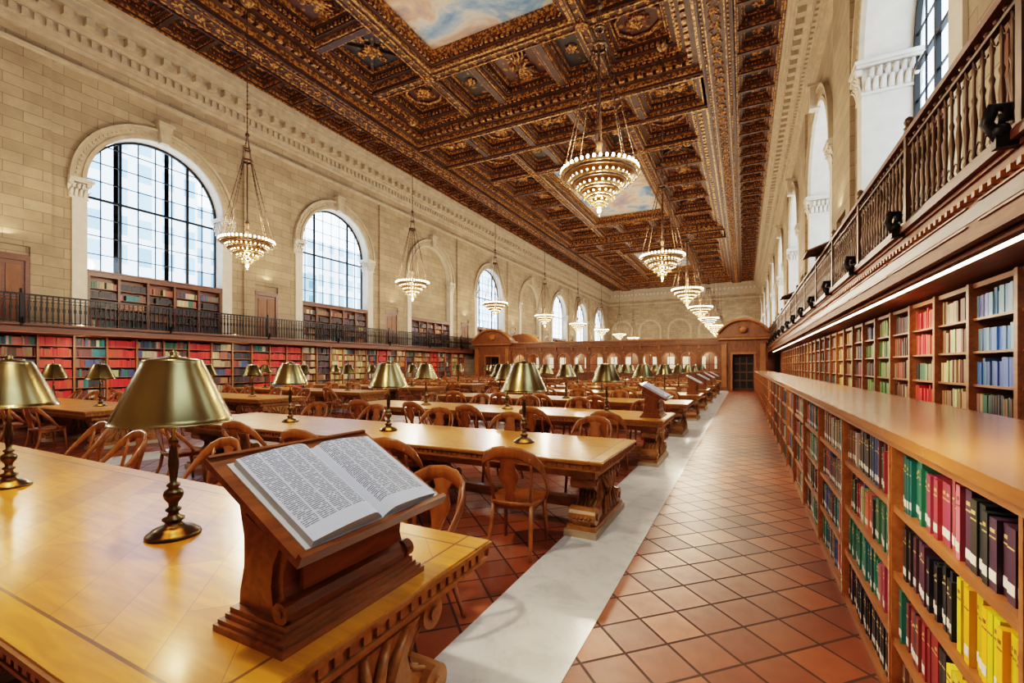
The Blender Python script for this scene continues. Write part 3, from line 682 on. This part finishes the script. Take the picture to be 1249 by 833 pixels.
# ------------------------------------------------------------------ tables
def table_mesh():
    mb=MB(); Lh,W=3.45,.70
    mb.box(-Lh,Lh,-W,W,.725,.76,'top'); mb.box(-Lh-.012,Lh+.012,-W-.012,W+.012,.733,.752,'tleg')
    mb.box(-Lh+.02,Lh-.02,-W+.02,W-.02,.665,.725,'tleg'); mb.box(-Lh+.005,Lh-.005,-W+.005,W-.005,.662,.675,'tleg')
    mb.box(-Lh+.10,Lh-.10,-W+.14,W-.14,.57,.665,'tleg')
    n=110
    for i in range(n):
        x=-Lh+.03+(2*Lh-.06)*i/n; 
        for s in(-1,1): mb.box(x,x+.035,*sorted((s*(W-.02),s*(W-.008))),.682,.718,'tleg')
    for i in range(22):
        y=-W+.03+(2*W-.06)*i/22
        for s in(-1,1): mb.box(*sorted((s*(Lh-.02),s*(Lh-.008))),y,y+.035,.682,.718,'tleg')
    for px in(-3.2,-1.05,1.05,3.2):
        mb.box(px-.16,px+.16,-.56,.56,0,.06,'trimstone'); mb.box(px-.14,px+.14,-.53,.53,.06,.10,'tleg')
        half=[(.50,.10),(.52,.15),(.48,.21),(.38,.25),(.30,.31),(.28,.38),(.33,.45),(.43,.50),(.50,.54),(.50,.57)]
        mb.prism(half+[(-a,b) for a,b in half[::-1]],'x',px-.09,px+.09,'tleg')
        h2=[(.36,.14),(.30,.22),(.20,.30),(.18,.38),(.24,.46),(.34,.53)]
        mb.prism(h2+[(-a,b) for a,b in h2[::-1]],'x',px-.115,px+.115,'tleg')
        for s in(-1,1):
            mb.cyl((px-.13,s*.43,.18),.085,.26,16,'tleg','x'); mb.cyl((px-.145,s*.43,.18),.035,.29,10,'tleg','x')
            mb.cyl((px-.12,s*.42,.505),.07,.24,16,'tleg','x'); mb.cyl((px-.135,s*.42,.505),.03,.27,10,'tleg','x')
            for q in range(5):
                xx=px-.08+.04*q
                mb.sweep([(xx,s*.49,.555),(xx,s*.36,.46),(xx,s*.29,.38),(xx,s*.315,.30),(xx,s*.42,.24),(xx,s*.53,.17)],[.015]*6,'tleg',6)
        for sx in(-1,1):
            for q in range(-2,3):
                mb.sweep([(px+sx*.115,q*.08*1.5,.53),(px+sx*.14,q*.06,.40),(px+sx*.125,q*.07,.30),(px+sx*.145,q*.11,.16)],[.02,.024,.02,.024],'tleg',6)
    mb.box(-3.1,3.1,-.05,.05,.12,.22,'tleg')
    ob=mb.build('reading_table'); me=ob.data; bpy.data.objects.remove(ob); return me
TM=table_mesh()
# ------------------------------------------------------------------ chair
def chair_mesh():
    mb=MB(); n=24
    def se(t,a,b):
        c,s=math.cos(t),math.sin(t); return (a*math.copysign(abs(c)**.6,c)*(1+.06*s),b*math.copysign(abs(s)**.6,s))
    vs=[];fs=[]
    rings=[(.01,.445),(.5,.445),(.85,.452),(.97,.463),(1.0,.455),(1.0,.435),(.94,.425),(.01,.425)]
    for q,z in rings:
        for i in range(n):
            x,y=se(2*math.pi*i/n,.235*q,.225*q); vs.append((x,y,z))
    for j in range(len(rings)-1):
        for i in range(n):
            k=(i+1)%n; fs.append((j*n+i,j*n+k,(j+1)*n+k,(j+1)*n+i))
    mb.add(vs,fs,'chair',None,True)
    mb.box(-.19,.19,-.17,.18,.385,.427,'chair')
    for s in(-1,1):
        mb.sweep([(s*.185,.175,.43),(s*.195,.19,.25),(s*.205,.21,.0)],[(.023,.023),(.019,.019),(.015,.015)],'chair',8)
        mb.sweep([(s*.17,-.165,.43),(s*.178,-.19,.25),(s*.19,-.245,.1),(s*.195,-.28,.0)],[(.023,.023),(.02,.02),(.017,.017),(.015,.015)],'chair',8)
    half=[(.238,.06,.45),(.262,.02,.52),(.278,-.06,.62),(.275,-.14,.71),(.255,-.205,.785),(.205,-.255,.845),(.12,-.285,.885),(0,-.295,.90)]
    rad=[(.014,.02),(.014,.02),(.014,.022),(.014,.028),(.014,.038),(.014,.048),(.014,.054),(.014,.056)]
    pts=half+[(-a,b,c) for a,b,c in half[-2::-1]]; rd=rad+rad[-2::-1]
    mb.sweep(pts,rd,'chair',10)
    for s in(-1,1):
        mb.sweep([(s*.165,-.17,.44),(s*.185,-.20,.6),(s*.195,-.235,.74),(s*.19,-.262,.85)],[(.014,.016)]*4,'chair',8)
    prof=[(.055,.445),(.045,.49),(.035,.54),(.055,.60),(.085,.66),(.09,.71),(.065,.76),(.06,.81),(.10,.87)]
    vs=[];fs=[]
    for (w,z) in prof:
        y=-.19-.10*((z-.445)/.425)**.8
        for (x,d) in((-w,-.007),(w,-.007),(w,.007),(-w,.007)): vs.append((x,y+d,z))
    for j in range(len(prof)-1):
        for i in range(4):
            k=(i+1)%4; fs.append((j*4+i,j*4+k,(j+1)*4+k,(j+1)*4+i))
    mb.add(vs,fs,'chair')
    ob=mb.build('reading_chair'); me=ob.data; bpy.data.objects.remove(ob); return me
CM=chair_mesh()
# ------------------------------------------------------------------ lamp
def lamp_mesh():
    mb=MB()
    mb.lathe([(.001,0),(.118,0),(.120,.010),(.112,.020),(.100,.024),(.092,.036),(.060,.048),(.040,.058),(.034,.070),(.048,.080),(.048,.090),(.026,.100),(.022,.118),(.034,.128),(.034,.136),(.020,.146),(.022,.165),(.040,.190),(.044,.210),(.038,.228),(.020,.242),(.030,.252),(.030,.260),(.015,.270),(.018,.31),(.024,.36),(.020,.42),(.012,.46),(.022,.47),(.022,.485),(.010,.50),(.010,.86),(.001,.86)],28,(0,0,0),'brassdk')
    mb.lathe([(.262,.572),(.260,.580),(.255,.582),(.250,.60),(.132,.868),(.126,.878),(.126,.885),(.116,.891),(.03,.905),(.018,.91),(.020,.925),(.012,.935),(.001,.94)],44,(0,0,0),'brass')
    mb.lathe([(.257,.572),(.246,.60),(.128,.866),(.02,.88)],44,(0,0,0),'chgold')
    mb.sphere((.05,0,.66),.032,'bulb',8,6,1.4); mb.sphere((-.05,0,.66),.032,'bulb',8,6,1.4)
    mb.sweep([(-.06,0,.62),(.06,0,.62)],.008,'brassdk',6)
    mb.sweep([(.04,0,.60),(.04,0,.50)],.0015,'brass',4)
    ob=mb.build('table_lamp'); me=ob.data; bpy.data.objects.remove(ob); return me
LM=lamp_mesh()
# ------------------------------------------------------------------ lectern with open dictionary
def lectern_mesh():
    mb=MB()
    mb.box(-.33,.33,-.165,.175,0,.022,'lect'); mb.box(-.32,.32,-.155,.165,.022,.036,'lect'); mb.box(-.305,.305,-.14,.15,.036,.052,'lect'); mb.box(-.295,.295,-.13,.14,.052,.07,'lect')
    S=.25/.45
    def zt(y): return .31+(y+.26)*S
    prof=[(-.12,.07),(-.128,.10),(-.115,.125),(-.095,.14),(-.085,.17),(-.09,.22),(-.12,.29),(-.165,zt(-.165)-.018),(.15,zt(.15)-.018),(.13,.40),(.105,.30),(.105,.20),(.125,.12),(.13,.07)]
    mb.prism(prof,'x',-.27,.27,'lect')
    p2=[(-.06,.11),(-.05,.17),(-.06,.24),(-.09,.30),(.08,.38),(.07,.28),(.07,.18),(.09,.11)]
    mb.prism(p2,'x',-.284,.284,'lect')
    mb.box(-.22,.22,-.118,-.10,.15,.25,'lect')
    for s in(-1,1):
        mb.cyl((s*.275-.02,-.105,.105),.034,.04,16,'lect','x'); mb.cyl((s*.275-.025,-.105,.105),.014,.05,10,'lect','x')
    ca,sa=math.cos(math.atan(S)),math.sin(math.atan(S))
    def T(x,u,h): return (x,-.26+u*ca-h*sa,.31+u*sa+h*ca)
    def sbox(x0,x1,u0,u1,h0,h1,m):
        mb.add([T(x0,u0,h0),T(x1,u0,h0),T(x1,u1,h0),T(x0,u1,h0),T(x0,u0,h1),T(x1,u0,h1),T(x1,u1,h1),T(x0,u1,h1)],[(0,3,2,1),(4,5,6,7),(0,1,5,4),(1,2,6,5),(2,3,7,6),(3,0,4,7)],m)
    LL=.515
    sbox(-.345,.345,0,LL,-.022,.0,'lect'); sbox(-.335,.335,.01,LL-.01,-.034,-.022,'lect'); sbox(-.345,.345,0,.018,0,.018,'lect')
    sbox(-.34,.34,LL-.012,LL,0,.01,'lect')
    sbox(-.305,.325,.03,.462,.0,.005,'paper')
    nx=20; u0,u1=.032,.452
    for sgn in(-1,1):
        vs=[];fs=[]
        for i in range(nx+1):
            t=i/nx; x=sgn*(.003+.292*t)+.008; th=.042 if sgn<0 else .030
            h=.006+th*(1-(1-min(1,t/.22))**2)*(1-.50*t)+.006*math.sin(t*math.pi)
            for (u,hh) in((u0,.005),(u0,h),(u1,h),(u1,.005)): vs.append(T(x,u,hh))
        for i in range(nx):
            a=i*4; b=a+4
            fs+= [(a+1,b+1,b+2,a+2)]
        mb.add(vs,fs,'page',None,True)
        fs=[]
        for i in range(nx):
            a=i*4;b=a+4; fs+=[(a,b,b+1,a+1),(a+2,b+2,b+3,a+3)]
        a=nx*4; fs.append((a,a+1,a+2,a+3)); mb.add(vs,fs,'paper')
    ob=mb.build('book_stand'); me=ob.data; bpy.data.objects.remove(ob); return me
KM=lectern_mesh()
# ------------------------------------------------------------------ place furniture
TY=[1.25+3.4*k for k in range(9)]
for ti,ty in enumerate(TY):
    for cx,ci in((-1.12-3.45,0),(-10.95-3.45,1)):
        inst('reading_table',TM,(cx,ty,0))
        if ci==0: lx=[-2.58,-4.66,-6.7] if ti==0 else [-2.2,-4.2,-6.2]
        else: lx=[-12.2,-14.4,-16.6]
        for x in lx:
            o=inst('table_lamp',LM,(x,ty+U(-.03,.03),.76),U(0,3))
            if ti<3: light('lamp_light','POINT',(0,0,.70),7,(1,.72,.38),.03,o)
        for i in range(5):
            for s in(-1,1):
                if ci==0: x=-1.78-1.3*i
                else: x=-11.7-1.3*i
                off=.98+U(-.05,.16) if not(ti==1 and i==0 and s==-1) else .99
                rz=(0 if s==-1 else math.pi)+U(-.25,.25)
                if ti==1 and i==0 and s==-1: rz=.12
                if ti==0 and s==-1: off=1.1
                if ti==0 and s==-1 and ci==0: continue
                inst('reading_chair',CM,(x+U(-.08,.08),ty+s*off,0),rz)
for k in(0,2,4,5,6,7):
    inst('book_stand',KM,(-1.36,TY[k]-.045,.76),math.pi/2)
for y in(11.5,18.5):
    mb=MB()
    mb.prism([(-.05,.0),(.02,.0),(.12,.18),(-.22,.02),(-.22,-.0)],'y',-.03,.03,'dark')
    mb.prism([(-.30,.02),(-.30,.06),(.22,.26),(.22,.22)],'y',-.42,.42,'dark')
    o=mb.build('railing_book_rest'); o.location=(1.46,y,3.93)
# ------------------------------------------------------------------ chandeliers
def chand_mesh():
    mb=MB()
    tiers=[(.86,0,40),(.66,-.17,30),(.48,-.34,22),(.31,-.50,15),(.15,-.64,7)]
    def ring(r,z,t,h,m): 
        mb.lathe([(r-t,z),(r+t,z),(r+t*1.4,z+h*.5),(r+t,z+h),(r-t,z+h),(r-t,z)],40,(0,0,0),m)
    for i,(r,z,n) in enumerate(tiers):
        ring(r,z-.03,.025,.05,'chgold'); ring(r-.05,z-.07,.02,.04,'bronze')
        if i<len(tiers)-1:
            r2,z2,_=tiers[i+1]; mb.lathe([(r-.03,z-.04),((r+r2)/2-.02,z-.085),(r2+.03,z2+.06),(r2,z2+.02)],40,(0,0,0),'chgold')
        for k in range(n):
            a=2*math.pi*k/n; p=(r*math.cos(a),r*math.sin(a))
            mb.sphere((p[0],p[1],z+.065),.034,'bulb',6,4,1.4)
            mb.sphere(((r+.045)*math.cos(a+.05),(r+.045)*math.sin(a+.05),z-.045),.02,'chgold',5,3)
    mb.sphere((0,0,-.70),.10,'chgold',12,6); mb.sphere((0,0,-.83),.05,'bulb',8,5); mb.sphere((0,0,-.92),.03,'chgold',8,5)
    mb.lathe([(.10,.02),(.14,.10),(.06,.30),(.05,.6),(.09,.7),(.03,.8),(.02,1.0),(.02,2.9)],12,(0,0,0),'bronze')
    def chain(p,q,r=.011):
        p=Vector(p);q=Vector(q); mb.sweep([p,q],r,'bronze',5)
        k=int((q-p).length/.16)
        for i in range(k): mb.sphere(tuple(p.lerp(q,(i+.5)/k)),r*2.0,'bronze',5,3,1.5)
    for k in range(8):
        a=2*math.pi*k/8+.2; chain((.86*math.cos(a),.86*math.sin(a),.0),(.16*math.cos(a),.16*math.sin(a),2.9))
    ring(.17,2.88,.02,.07,'bronze'); ring(.10,3.3,.02,.05,'bronze')
    for k in range(4):
        a=math.pi*k/2; chain((.17*math.cos(a),.17*math.sin(a),2.93),(.02*math.cos(a),.02*math.sin(a),3.8),.009)
    mb.sphere((0,0,3.85),.08,'bronze',8,6)
    chain((0,0,3.9),(0,0,8.55),.016)
    mb.lathe([(.02,8.45),(.16,8.5),(.22,8.58)],12,(0,0,0),'cgold')
    ob=mb.build('chandelier'); me=ob.data; bpy.data.objects.remove(ob); return me
HM=chand_mesh()
WC=(1,.83,.62)
for c in BC:
    for X in(-2.95,-15.8):
        o=inst('chandelier',HM,(X,c,6.0))
        light('chandelier_light','POINT',(0,0,.45),400,WC,.25,o)
        light('chandelier_downlight','POINT',(0,0,-1.15),300,WC,.12,o)
for X,sg in((-20.9,1),(1.95,-1)):
    for k in range(8):
        y=1.1+4.55+9.1*k
        l=light('ceiling_fill_light','AREA',(X,y,5.6),80,WC,shape='RECTANGLE',size=.3,size_y=4.0)  # added fill aimed up to brighten the ceiling, no fixture modelled
        l.rotation_euler=Vector((sg*.8,0,1)).to_track_quat('-Z','Y').to_euler()
for X,z,pw in((1.66,2.46,45),(-20.62,2.70,28)):
    for k in range(6):
        l=light('shelf_strip_light','AREA',(X,2+5.6*k,z),pw,(1,.84,.60),shape='RECTANGLE',size=.05,size_y=5.4)
        l.rotation_euler=Vector((.55 if X>0 else -.55,0,-1)).to_track_quat('-Z','Y').to_euler()
# ------------------------------------------------------------------ world
w=bpy.data.worlds.new('World'); scene.world=w; w.use_nodes=True; nt=w.node_tree; bg=nt.nodes['Background']
bg.inputs[0].default_value=(.70,.85,1,1); bg.inputs[1].default_value=4.5
# ------------------------------------------------------------------ camera
cd=bpy.data.cameras.new('camera'); cd.lens=16; cd.sensor_width=36; cd.shift_y=.0236; cd.clip_end=500; cd.clip_start=.05
co=bpy.data.objects.new('camera',cd); co.location=(0,0,1.62); co.rotation_euler=(math.pi/2,0,math.atan(282.5/555.1)); scene.collection.objects.link(co); scene.camera=co
try:
    scene.view_settings.view_transform='Filmic'; scene.view_settings.look='High Contrast'
except Exception: pass
scene.view_settings.exposure=.6
